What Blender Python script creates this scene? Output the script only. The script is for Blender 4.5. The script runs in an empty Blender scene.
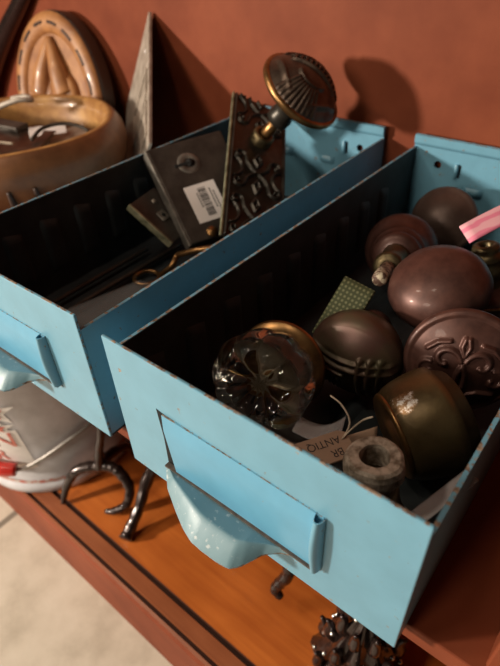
import bpy, bmesh, math, random
import numpy as np
from mathutils import Vector, Matrix
random.seed(7)
S = 0.165                      # one working unit = the width of a drawer, 16.5 cm
PI = math.pi
sc = bpy.context.scene
col = sc.collection

# ---------------------------------------------------------------- camera, light, exposure
cam_d = bpy.data.cameras.new('camera')
cam = bpy.data.objects.new('camera', cam_d); col.objects.link(cam)
cam.location = Vector((1.09189, -0.6189, 0.92160)) * S
cam.rotation_euler = (0.897242, 0.03761025, 0.6755152)
cam_d.sensor_width = 36.0
cam_d.lens = 520.8 * 36.0 / 666.0
cam_d.clip_start = 0.005
cam_d.dof.use_dof = True
cam_d.dof.focus_distance = 1.62 * S
cam_d.dof.aperture_fstop = 10.0
sc.camera = cam

world = bpy.data.worlds.new('world'); sc.world = world
world.use_nodes = True
wb = world.node_tree.nodes['Background']
wb.inputs[0].default_value = (1.0, 0.80, 0.62, 1); wb.inputs[1].default_value = 0.012

def area(name, loc, target, size, power, color):
    d = bpy.data.lights.new(name, 'AREA'); d.size = size * S; d.energy = power; d.color = color
    d.shape = 'DISK'
    o = bpy.data.objects.new(name, d); col.objects.link(o)
    o.location = Vector(loc) * S
    o.rotation_euler = (Vector(target) - Vector(loc)).to_track_quat('-Z', 'Y').to_euler()
    return o
area('key_lamp', (-5.9, -6.6, 1.85), (-.4, 1.0, -.2), 0.8, 30.0, (1.0, .88, .74))
area('front_fill', (-.8, -8.0, 3.4), (-.2, .8, -.4), 2.2, 7.0, (1.0, .86, .70))  # unseen soft fill added to brighten the fronts, pail and pulls
for i, (p, e) in enumerate((((-4.0, -3.2, 5.2), 3.2), ((-.8, -2.2, 6.4), 1.6))):
    area('ceiling_lamp', p, (.2, .5, -.3), 0.85, e, (1.0, .84, .66))

sc.view_settings.view_transform = 'Standard'
sc.view_settings.look = 'None'
sc.view_settings.gamma = 1.0
sc.view_settings.use_curve_mapping = False
sc.view_settings.exposure = 0.0

# ---------------------------------------------------------------- materials
def new_mat(name):
    m = bpy.data.materials.new(name); m.use_nodes = True
    nt = m.node_tree
    return m, nt, nt.nodes['Principled BSDF']
def noise(nt, scale, detail=4, rough=.6, vec=None, stretch=None):
    tc = nt.nodes.new('ShaderNodeTexCoord')
    n = nt.nodes.new('ShaderNodeTexNoise'); n.inputs['Scale'].default_value = scale
    n.inputs['Detail'].default_value = detail; n.inputs['Roughness'].default_value = rough
    if stretch:
        mp = nt.nodes.new('ShaderNodeMapping'); mp.inputs['Scale'].default_value = stretch
        nt.links.new(tc.outputs['Object'], mp.inputs[0]); nt.links.new(mp.outputs[0], n.inputs['Vector'])
    else:
        nt.links.new(tc.outputs['Object'], n.inputs['Vector'])
    return n
def ramp(nt, src, stops):
    r = nt.nodes.new('ShaderNodeValToRGB')
    els = r.color_ramp.elements
    while len(els) < len(stops): els.new(0.5)
    for e, (p, c) in zip(els, stops):
        e.position = p; e.color = (*c, 1) if len(c) == 3 else c
    nt.links.new(src, r.inputs[0])
    return r
def bump(nt, bsdf, src, strength, dist=.0006):
    b = nt.nodes.new('ShaderNodeBump'); b.inputs['Strength'].default_value = strength
    b.inputs['Distance'].default_value = dist
    nt.links.new(src, b.inputs['Height']); nt.links.new(b.outputs[0], bsdf.inputs['Normal'])
def simple(name, c, rough=.5, metal=0.0, var=.25, scale=60, bmp=.15, c2=None, lo=.35, hi=.65, coat=0, spec=None, stretch=None):
    m, nt, b = new_mat(name)
    n = noise(nt, scale, stretch=stretch)
    d = c2 if c2 else tuple(x * (1 - var) for x in c)
    r = ramp(nt, n.outputs['Fac'], [(lo, d), (hi, c)])
    nt.links.new(r.outputs[0], b.inputs['Base Color'])
    b.inputs['Roughness'].default_value = rough; b.inputs['Metallic'].default_value = metal
    b.inputs['Coat Weight'].default_value = coat
    if spec is not None: b.inputs['Specular IOR Level'].default_value = spec
    if bmp: bump(nt, b, n.outputs['Fac'], bmp)
    return m
def mixcol(nt, fac, a, b_):
    mx = nt.nodes.new('ShaderNodeMix'); mx.data_type = 'RGBA'
    for s, v in ((6, a), (7, b_)):
        if hasattr(v, 'is_linked'): nt.links.new(v, mx.inputs[s])
        else: mx.inputs[s].default_value = (*v, 1)
    if hasattr(fac, 'is_linked'): nt.links.new(fac, mx.inputs[0])
    else: mx.inputs[0].default_value = fac
    return mx.outputs[2]

def blue_paint(name, base, worn):
    m, nt, b = new_mat(name)
    n1 = noise(nt, 40, 3); n2 = noise(nt, 170, 5, .7); n3 = noise(nt, 500, 3)
    c1 = ramp(nt, n1.outputs['Fac'], [(.3, tuple(x * .86 for x in base)), (.7, base)])
    chips = ramp(nt, n2.outputs['Fac'], [(worn, (0, 0, 0)), (worn + .025, (1, 1, 1))])
    rust = ramp(nt, n3.outputs['Fac'], [(.35, (.09, .045, .025)), (.62, (.36, .27, .20))])
    nt.links.new(mixcol(nt, chips.outputs[0], c1.outputs[0], rust.outputs[0]), b.inputs['Base Color'])
    rr = ramp(nt, chips.outputs[0], [(0, (.36,) * 3), (1, (.7,) * 3)])
    nt.links.new(rr.outputs[0], b.inputs['Roughness'])
    bump(nt, b, n1.outputs['Fac'], .12, .0012)
    return m
M = {}
M['blue'] = blue_paint('blue_painted_steel', (.165, .385, .52), .645)
M['blue_edge'] = blue_paint('worn_blue_edge', (.16, .40, .54), .50)
M['glint_metal'] = simple('glint_bead_metal', (.80, .77, .72), .15, 1.0, scale=90, bmp=0)
M['bright'] = blue_paint('brighter_blue_paint', (.13, .385, .57), .70)
M['dark_inside'] = simple('dark_drawer_inside', (.035, .042, .045), .6, .1, scale=40, c2=(.018, .022, .024), bmp=.1)  # inner sides and bottom much darker than the blue outside
M['pull'] = simple('worn_grey_blue_pull', (.165, .285, .33), .42, 0, scale=260, c2=(.46, .52, .53), bmp=.15, lo=.30, hi=.40)
M['rust'] = simple('rusty_crease', (.11, .08, .06), .8, 0, scale=250, c2=(.05, .04, .035), bmp=.3)
M['bronze'] = simple('dark_bronze', (.125, .085, .062), .36, .7, scale=70, c2=(.06, .042, .032), bmp=.1)
M['brown_knob'] = simple('brown_lacquered_metal', (.115, .050, .038), .42, .40, scale=90, c2=(.065, .028, .022), bmp=.12, coat=.08)
M['grey_knob'] = simple('grey_brown_metal', (.115, .075, .060), .45, .4, scale=50, c2=(.075, .045, .036), bmp=.1)
M['olive_brass'] = simple('tarnished_olive_brass', (.20, .155, .08), .42, .85, scale=80, c2=(.09, .065, .035), bmp=.2)
M['brass'] = simple('aged_brass', (.44, .235, .09), .35, .9, scale=60, c2=(.20, .11, .045), bmp=.15)
M['iron'] = simple('black_iron', (.045, .028, .024), .22, .5, scale=160, c2=(.025, .015, .013), bmp=.6, coat=.4)
M['steel'] = simple('worn_grey_steel', (.50, .43, .36), .5, .2, scale=70, c2=(.27, .225, .18), bmp=.15)
M['lock'] = simple('dark_lock_iron', (.085, .072, .06), .5, .55, scale=45, c2=(.045, .036, .03), bmp=.12)
M['lock_edge'] = simple('pale_lock_metal', (.26, .235, .20), .5, .6, scale=90, c2=(.10, .09, .08), bmp=.15)
M['plate'] = simple('blackened_ornate_plate', (.075, .066, .054), .34, .65, scale=60, c2=(.035, .031, .026), bmp=.1)
M['plate_edge'] = simple('pale_plate_edge', (.36, .34, .22), .5, .6, scale=120, c2=(.12, .12, .07), bmp=.1)  # edge strips paler than the plates they border
M['corroded'] = simple('corroded_grey_metal', (.52, .45, .37), .75, .15, scale=220, c2=(.17, .13, .09), bmp=.9, lo=.38, hi=.62)
M['mottled'] = simple('mottled_white_spindle', (.50, .42, .30), .7, .1, scale=240, c2=(.09, .045, .03), bmp=.6, lo=.45, hi=.55)
M['black'] = simple('black_void', (.006, .006, .006), .9, 0, bmp=0)
M['white_paper'] = simple('white_paper', (.84, .78, .75), .8, 0, var=.05, bmp=0)
M['ink'] = simple('dark_ink', (.035, .03, .03), .8, 0, bmp=0)
M['kraft'] = simple('brown_kraft_paper', (.40, .27, .19), .85, 0, var=.12, scale=120, bmp=.1)
M['string'] = simple('cotton_string', (.62, .52, .40), .9, 0, var=.2, scale=300, bmp=.2)
M['leather'] = simple('tan_carved_wood', (.42, .19, .066), .45, 0, scale=40, c2=(.24, .095, .034), bmp=.25, coat=.2)
M['dark_leather'] = simple('dark_sole', (.045, .022, .014), .5, 0, scale=40, bmp=.2)
M['bowl'] = simple('glossy_brown_bowl', (.27, .115, .046), .42, 0, scale=28, c2=(.15, .06, .025), bmp=.12, coat=.12)
M['bowl_rim'] = simple('golden_bowl_rim', (.50, .27, .09), .38, 0, scale=40, c2=(.28, .125, .04), bmp=.2, coat=.3)
M['red_enamel'] = simple('red_painted_grip', (.60, .028, .018), .3, 0, scale=60, bmp=.05, coat=.5)
M['red_ink'] = simple('faded_red_paint', (.62, .10, .065), .7, 0, scale=200, c2=(.62, .26, .2), bmp=0)
M['panel_white'] = simple('off_white_paint', (.82, .78, .74), .7, 0, var=.08, scale=120, bmp=0)
M['wire'] = simple('grey_wire', (.36, .33, .30), .45, .6, scale=80, bmp=.1)
M['galvanised'] = simple('galvanised_steel', (.68, .68, .71), .5, 0, scale=28, c2=(.46, .455, .47), bmp=.1, lo=.3, hi=.7)

def wood(name, a, b2, rough, coat, stretch=(2, 30, 30), scale=3):
    m, nt, b = new_mat(name)
    b.inputs['Specular IOR Level'].default_value = .3 if coat else .18
    n = noise(nt, scale, 6, .65, stretch=stretch); n2 = noise(nt, 9, 3)
    r = ramp(nt, n.outputs['Fac'], [(.3, b2), (.7, a)])
    r2 = ramp(nt, n2.outputs['Fac'], [(.35, (.72, .66, .62)), (.65, (1, 1, 1))])
    mx = nt.nodes.new('ShaderNodeMix'); mx.data_type = 'RGBA'; mx.blend_type = 'MULTIPLY'; mx.inputs[0].default_value = 1
    nt.links.new(r.outputs[0], mx.inputs[6]); nt.links.new(r2.outputs[0], mx.inputs[7])
    nt.links.new(mx.outputs[2], b.inputs['Base Color'])
    b.inputs['Roughness'].default_value = rough; b.inputs['Coat Weight'].default_value = coat
    b.inputs['Coat Roughness'].default_value = .25
    bump(nt, b, n.outputs['Fac'], .12)
    return m
M['paint_brown'] = wood('red_brown_painted_wood', (.255, .064, .027), (.21, .048, .020), .6, 0, stretch=(6, 6, 6), scale=4)
M['orange_wood'] = wood('orange_varnished_wood', (.60, .17, .032), (.42, .10, .018), .3, .35)
M['dark_wood'] = simple('dark_moulding_groove', (.075, .024, .012), .5, 0, scale=30, bmp=.1)
M['mould_wood'] = wood('moulding_wood', (.34, .108, .042), (.25, .072, .027), .38, .3)

def tile_mat():
    m, nt, b = new_mat('beige_floor_tile')
    n = noise(nt, 14, 6, .6); n2 = noise(nt, 60, 4)
    r = ramp(nt, n.outputs['Fac'], [(.28, (.42, .36, .28)), (.5, (.60, .53, .43)), (.74, (.72, .65, .55))])
    tc = nt.nodes.new('ShaderNodeTexCoord')
    mp = nt.nodes.new('ShaderNodeMapping'); mp.inputs['Location'].default_value = (.298, .20, 0)
    mp.inputs['Rotation'].default_value = (0, 0, 0)
    nt.links.new(tc.outputs['Object'], mp.inputs[0])
    br = nt.nodes.new('ShaderNodeTexBrick'); br.offset = 0
    br.inputs['Scale'].default_value = 1; br.inputs['Brick Width'].default_value = .45; br.inputs['Row Height'].default_value = .45
    br.inputs['Mortar Size'].default_value = .0045; br.inputs['Mortar Smooth'].default_value = .2
    nt.links.new(mp.outputs[0], br.inputs['Vector'])
    nt.links.new(mixcol(nt, br.outputs['Fac'], r.outputs[0], (.22, .19, .15)), b.inputs['Base Color'])
    b.inputs['Roughness'].default_value = .5
    bump(nt, b, n2.outputs['Fac'], .1)
    return m
M['tile'] = tile_mat()

def glass_mat(name, c, rough=0.0):
    m, nt, b = new_mat(name)
    b.inputs['Base Color'].default_value = (*c, 1); b.inputs['Transmission Weight'].default_value = 1
    b.inputs['Roughness'].default_value = rough; b.inputs['IOR'].default_value = 1.5
    return m
M['silver'] = simple('reflector_backing', (.78, .72, .58), .35, .8, scale=90, c2=(.35, .30, .22), bmp=.3)
M['glass'] = glass_mat('smoky_clear_glass', (.97, .95, .88))
def film_mat(name, al):
    m, nt, b = new_mat(name)
    b.inputs['Base Color'].default_value = (.75, .74, .75, 1); b.inputs['Roughness'].default_value = .12
    b.inputs['Alpha'].default_value = al
    return m
M['film'] = film_mat('clear_plastic_film', .32); M['thin_film'] = film_mat('faint_plastic_film', .10)
def dotted(name, base, dot, scale):
    m, nt, b = new_mat(name)
    tc = nt.nodes.new('ShaderNodeTexCoord')
    v = nt.nodes.new('ShaderNodeTexVoronoi'); v.inputs['Scale'].default_value = scale; v.inputs['Randomness'].default_value = 0
    mp = nt.nodes.new('ShaderNodeMapping'); mp.inputs['Scale'].default_value = (1, 1, .001)
    nt.links.new(tc.outputs['Object'], mp.inputs[0]); nt.links.new(mp.outputs[0], v.inputs['Vector'])
    r = ramp(nt, v.outputs['Distance'], [(.22, dot), (.34, base)])
    nt.links.new(r.outputs[0], b.inputs['Base Color']); b.inputs['Roughness'].default_value = .75
    return m
M['olive_card'] = dotted('dotted_olive_card', (.085, .10, .045), (.26, .27, .14), 330)
def pink_mat():
    m, nt, b = new_mat('printed_pink_paper')
    tc = nt.nodes.new('ShaderNodeTexCoord')
    w = nt.nodes.new('ShaderNodeTexWave'); w.bands_direction = 'Y'; w.inputs['Scale'].default_value = 28
    w.inputs['Distortion'].default_value = 5; w.inputs['Detail'].default_value = 2; w.inputs['Detail Scale'].default_value = 1.2
    nt.links.new(tc.outputs['Object'], w.inputs['Vector'])
    r = ramp(nt, w.outputs['Fac'], [(.25, (.82, .24, .36)), (.6, (.88, .46, .52))])
    nt.links.new(r.outputs[0], b.inputs['Base Color']); b.inputs['Roughness'].default_value = .7
    return m
M['pink'] = pink_mat()
def stained_brass():
    m, nt, b = new_mat('stained_brass_barrel')
    n = noise(nt, 45, 5); n2 = noise(nt, 130, 5, .7)
    r = ramp(nt, n.outputs['Fac'], [(.3, (.075, .050, .026)), (.55, (.165, .115, .052)), (.75, (.14, .11, .055))])
    tc = nt.nodes.new('ShaderNodeTexCoord')
    # an encrusted light patch with a shape of its own on the upper side of the barrel
    sp = nt.nodes.new('ShaderNodeVectorMath'); sp.operation = 'DISTANCE'
    nt.links.new(tc.outputs['Object'], sp.inputs[0])
    sp.inputs[1].default_value = STAIN
    ad = nt.nodes.new('ShaderNodeMath'); ad.operation = 'MULTIPLY_ADD'; ad.inputs[1].default_value = -.016; ad.inputs[2].default_value = 0
    nt.links.new(n2.outputs['Fac'], ad.inputs[0])
    sm = nt.nodes.new('ShaderNodeMath'); sm.operation = 'ADD'
    nt.links.new(sp.outputs['Value'], sm.inputs[0]); nt.links.new(ad.outputs[0], sm.inputs[1])
    f = nt.nodes.new('ShaderNodeMapRange'); f.inputs[1].default_value = -.0012; f.inputs[2].default_value = -.0032
    f.inputs[3].default_value = 0; f.inputs[4].default_value = 1
    nt.links.new(sm.outputs[0], f.inputs[0])
    pc = ramp(nt, n2.outputs['Fac'], [(.42, (.16, .07, .03)), (.54, (.30, .18, .09)), (.60, (.75, .70, .66))])
    nt.links.new(mixcol(nt, f.outputs[0], r.outputs[0], pc.outputs[0]), b.inputs['Base Color'])
    b.inputs['Roughness'].default_value = .38; b.inputs['Metallic'].default_value = .7
    bump(nt, b, n2.outputs['Fac'], .35)
    return m

# ---------------------------------------------------------------- mesh helpers (working units)
def frame(axis, up=(0, 0, 1)):
    z = Vector(axis).normalized(); u = Vector(up)
    if abs(z.dot(u.normalized())) > .98: u = Vector((0, 1, 0))
    x = u.cross(z).normalized(); y = z.cross(x)
    return Matrix((x, y, z)).transposed()
class MB:
    def __init__(s): s.v = []; s.f = []; s.m = []; s.sm = []
    def add(s, vs, fs, mat=0, smooth=True):
        o = len(s.v); s.v += [tuple(p) for p in vs]
        for f in fs: s.f.append([i + o for i in f]); s.m.append(mat); s.sm.append(smooth)
    def box(s, x0, x1, y0, y1, z0, z1, mat=0, top=None):
        v = [(x, y, z) for z in (z0, z1) for y in (y0, y1) for x in (x0, x1)]
        fs = [(0, 2, 3, 1), (4, 5, 7, 6), (0, 1, 5, 4), (2, 6, 7, 3), (0, 4, 6, 2), (1, 3, 7, 5)]
        for i, f in enumerate(fs): s.add(v, [f], mat if (i != 1 or top is None) else top, False)
        return s
    def prism(s, pts, n, th, mat=0, edge=None):        # planar polygon pts, pushed along n by th
        n = Vector(n) * th; k = len(pts)
        a = [Vector(p) for p in pts]; b = [p + n for p in a]
        s.add(a + b, [list(range(k))[::-1], [k + i for i in range(k)]], mat, False)
        s.add(a + b, [(i, (i + 1) % k, k + (i + 1) % k, k + i) for i in range(k)], mat if edge is None else edge, False)
        return s
    def lathe(s, prof, seg=56, disp=None, mat=0, fr=None, org=(0, 0, 0), rfun=None, smooth=True, mats=None, caps=True):
        vs = []; fs = []; ms = []
        n = len(prof)
        for i, (r, z) in enumerate(prof):
            for j in range(seg):
                a = 2 * PI * j / seg
                rr = r * (rfun(a, r, z) if rfun else 1)
                x, y = rr * math.cos(a), rr * math.sin(a)
                vs.append([x, y, z])
        if disp is not None:
            A = np.array(vs); A[:, 2] += disp(A[:, 0], A[:, 1], A[:, 2]); vs = A.tolist()
        for i in range(n - 1):
            for j in range(seg):
                fs.append((i * seg + j, i * seg + (j + 1) % seg, (i + 1) * seg + (j + 1) % seg, (i + 1) * seg + j))
                ms.append(mats[i] if mats else mat)
        if caps:
            if prof[0][0] > 1e-6: fs.append(tuple(range(seg))[::-1]); ms.append(mats[0] if mats else mat)
            if prof[-1][0] > 1e-6: fs.append(tuple((n - 1) * seg + j for j in range(seg))); ms.append(mats[-1] if mats else mat)
        if fr is not None: vs = [tuple(fr @ Vector(p) + Vector(org)) for p in vs]
        elif org != (0, 0, 0): vs = [(p[0] + org[0], p[1] + org[1], p[2] + org[2]) for p in vs]
        o = len(s.v); s.v += [tuple(p) for p in vs]
        for f, m in zip(fs, ms): s.f.append([i + o for i in f]); s.m.append(m); s.sm.append(smooth)
        return s
    def tube(s, pts, rad, seg=12, mat=0, sub=6, knob=0):
        P = [Vector(p) for p in pts]
        R = rad if isinstance(rad, (list, tuple)) else [rad] * len(P)
        Q = []; RR = []
        for i in range(len(P) - 1):
            p0 = P[max(i - 1, 0)]; p1 = P[i]; p2 = P[i + 1]; p3 = P[min(i + 2, len(P) - 1)]
            for k in range(sub):
                t = k / sub
                Q.append(.5 * ((2 * p1) + (p2 - p0) * t + (2 * p0 - 5 * p1 + 4 * p2 - p3) * t * t + (3 * p1 - p0 - 3 * p2 + p3) * t ** 3))
                RR.append(R[i] + (R[i + 1] - R[i]) * t)
        Q.append(P[-1]); RR.append(R[-1])
        vs = []; fs = []
        up = Vector((.13, .27, .95)); prev = None
        for i, q in enumerate(Q):
            d = (Q[min(i + 1, len(Q) - 1)] - Q[max(i - 1, 0)]).normalized()
            x = (prev - d * prev.dot(d)).normalized() if prev else (up.cross(d)).normalized()
            prev = x; y = d.cross(x)
            r = RR[i] * (1 + knob * math.sin(i * 1.9))
            for j in range(seg):
                a = 2 * PI * j / seg
                vs.append(q + (x * math.cos(a) + y * math.sin(a)) * r)
        n = len(Q)
        for i in range(n - 1):
            for j in range(seg):
                fs.append((i * seg + j, i * seg + (j + 1) % seg, (i + 1) * seg + (j + 1) % seg, (i + 1) * seg + j))
        fs.append(tuple(range(seg))[::-1]); fs.append(tuple((n - 1) * seg + j for j in range(seg)))
        s.add(vs, fs, mat, True); return s
    def grid(s, fn, nu, nv, mat=0, th=0, thdir=(0, 0, -1), smooth=True, edge=None):
        vs = [Vector(fn(i / nu, j / nv)) for j in range(nv + 1) for i in range(nu + 1)]
        w = nu + 1; fs = [(j * w + i, j * w + i + 1, (j + 1) * w + i + 1, (j + 1) * w + i) for j in range(nv) for i in range(nu)]
        if not th: s.add(vs, fs, mat, smooth); return s
        d = Vector(thdir) * th; o = len(vs)
        s.add(vs, fs, mat, smooth)
        s.add([p + d for p in vs], [f[::-1] for f in fs], mat, smooth)
        rim = [i for i in range(w)] + [j * w + nu for j in range(1, nv + 1)] + [nv * w + i for i in range(nu - 1, -1, -1)] + [j * w for j in range(nv - 1, 0, -1)]
        rv = [vs[i] for i in rim] + [vs[i] + d for i in rim]; k = len(rim)
        s.add(rv, [(k + i, k + (i + 1) % k, (i + 1) % k, i) for i in range(k)], mat if edge is None else edge, False)
        return s
    def build(s, name, mats, parent=None, org=(0, 0, 0), bevel=0, fix=True):
        me = bpy.data.meshes.new(name)
        o0 = Vector(org)
        me.from_pydata([((p[0] - o0.x) * S, (p[1] - o0.y) * S, (p[2] - o0.z) * S) for p in s.v], [], s.f)
        for p, m, k in zip(me.polygons, s.m, s.sm): p.material_index = m; p.use_smooth = k
        for m in (mats if isinstance(mats, (list, tuple)) else [mats]): me.materials.append(m)
        if fix:
            bm = bmesh.new(); bm.from_mesh(me)
            bmesh.ops.remove_doubles(bm, verts=bm.verts, dist=1e-7)
            bmesh.ops.recalc_face_normals(bm, faces=bm.faces); bm.to_mesh(me); bm.free()
        me.update()
        ob = bpy.data.objects.new(name, me); col.objects.link(ob)
        if parent: ob.parent = parent
        else: ob.location = o0 * S
        if bevel:
            b = ob.modifiers.new('bevel', 'BEVEL'); b.width = bevel * S; b.segments = 2; b.limit_method = 'ANGLE'
        return ob
def tag(o, label, cat, group=None):
    o['label'] = label; o['category'] = cat
    if group: o['group'] = group
    return o
def thing(name, label, cat, loc, rot=None, group=None):
    o = bpy.data.objects.new(name, None); col.objects.link(o)
    o.empty_display_size = .02
    if rot is not None: o.rotation_euler = rot.to_euler() if hasattr(rot, 'to_euler') else rot
    o.location = Vector(loc) * S
    return tag(o, label, cat, group)
def text_mesh(txt, size):                              # flat letter mesh in working units, origin at centre
    cu = bpy.data.curves.new('lettering', 'FONT'); cu.body = txt; cu.size = size; cu.align_x = 'CENTER'; cu.align_y = 'CENTER'
    ob = bpy.data.objects.new('lettering', cu); col.objects.link(ob)
    dg = bpy.context.evaluated_depsgraph_get(); me = bpy.data.meshes.new_from_object(ob.evaluated_get(dg))
    bm = bmesh.new(); bm.from_mesh(me); bmesh.ops.triangulate(bm, faces=bm.faces)
    bmesh.ops.subdivide_edges(bm, edges=bm.edges, cuts=1); bm.to_mesh(me); bm.free()
    v = [tuple(p.co) for p in me.vertices]; f = [list(p.vertices) for p in me.polygons]
    bpy.data.objects.remove(ob); bpy.data.curves.remove(cu); bpy.data.meshes.remove(me)
    return v, f

# relief: a raised height field made of line strokes on a face
def relief(strokes, h):
    segs = []
    for pts, w in strokes:
        for a, b in zip(pts[:-1], pts[1:]): segs.append((a, b, w))
    def fn(x, y):
        out = np.zeros_like(x)
        for (ax, ay), (bx, by), w in segs:
            dx, dy = bx - ax, by - ay; L = dx * dx + dy * dy + 1e-12
            t = np.clip(((x - ax) * dx + (y - ay) * dy) / L, 0, 1)
            d = np.hypot(x - ax - t * dx, y - ay - t * dy)
            out = np.maximum(out, np.clip(1 - (d / w) ** 2, 0, 1) ** .7)
        return out * h
    return fn
def spiral(cx, cy, r0, r1, a0, a1, n=18):
    return [(cx + (r0 + (r1 - r0) * i / n) * math.cos(a0 + (a1 - a0) * i / n), cy + (r0 + (r1 - r0) * i / n) * math.sin(a0 + (a1 - a0) * i / n)) for i in range(n + 1)]

# ---------------------------------------------------------------- the setting
def struct(o): o['kind'] = 'structure'; return o
FL = -2.55; LOW = -2.0; UP = -.56; BACK = 2.15
struct(MB().box(-22, 18, -22, 5, FL - .1, FL).build('floor', M['tile'], org=(0, 0, FL)))
unit = thing('shelf_unit', 'red-brown painted wooden shelf unit holding the blue drawers', 'shelf', (0, 1, FL))
O = (0, 1, FL)
MB().box(-9, 6, BACK, BACK + .1, FL, 3.2).build('back_board', M['paint_brown'], unit, O)['label'] = 'plain red-brown back board'
MB().box(-9, 6, .075, BACK, UP - .075, UP).build('shelf_board', M['paint_brown'], unit, O, bevel=.006)['label'] = 'upper shelf under the drawers'
MB().box(1.195, 1.33, .10, BACK, UP, -.27).build('divider_board', M['paint_brown'], unit, O, bevel=.006)
MB().box(-9, 6, .11, BACK, LOW - .1, LOW).build('shelf_board', M['orange_wood'], unit, O)['label'] = 'orange varnished lower shelf'
def extrude_x(prof, mats, x0=-9, x1=6):
    mb = MB()
    for (a, b, m) in prof:
        mb.add([(x0, a[0], a[1]), (x1, a[0], a[1]), (x1, b[0], b[1]), (x0, b[0], b[1])], [(0, 1, 2, 3)], m, False)
    return mb
pf = [((-.06, FL), (-.06, -2.03), 0), ((-.06, -2.03), (-.045, -2.008), 0), ((-.045, -2.008), (-.028, -2.004), 2),
      ((-.028, -2.004), (-.022, -2.022), 1), ((-.022, -2.022), (-.004, -2.022), 1), ((-.004, -2.022), (.0, -2.0), 2),
      ((.0, -2.0), (.078, -1.998), 2), ((.078, -1.998), (.084, -2.02), 1), ((.084, -2.02), (.104, -2.02), 1), ((.104, -2.02), (.11, -2.0), 1)]
extrude_x(pf, None).build('front_moulding', [M['paint_brown'], M['dark_wood'], M['mould_wood']], unit, O, fix=False)

# ---------------------------------------------------------------- the blue steel drawers
H = .5605; L = 2.104; LIP = .063; T = .011
def panel_with_holes(x0, x1, z0, z1, y, holes, th):
    bm = bmesh.new(); es = []
    loops = [[(x0, z0), (x1, z0), (x1, z1), (x0, z1)]]
    for cx, cz, rx, rz in holes:
        loops.append([(cx + rx * math.cos(2 * PI * k / 20), cz + rz * math.sin(2 * PI * k / 20)) for k in range(20)])
    for lp in loops:
        vs = [bm.verts.new((a * S, y * S, b * S)) for a, b in lp]
        es += [bm.edges.new((vs[i], vs[(i + 1) % len(vs)])) for i in range(len(vs))]
    bmesh.ops.triangle_fill(bm, edges=es, use_beauty=True)
    r = bmesh.ops.extrude_face_region(bm, geom=list(bm.faces))
    for g in r['geom']:
        if isinstance(g, bmesh.types.BMVert): g.co.y += th * S
    bmesh.ops.recalc_face_normals(bm, faces=bm.faces)
    return bm
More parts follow.
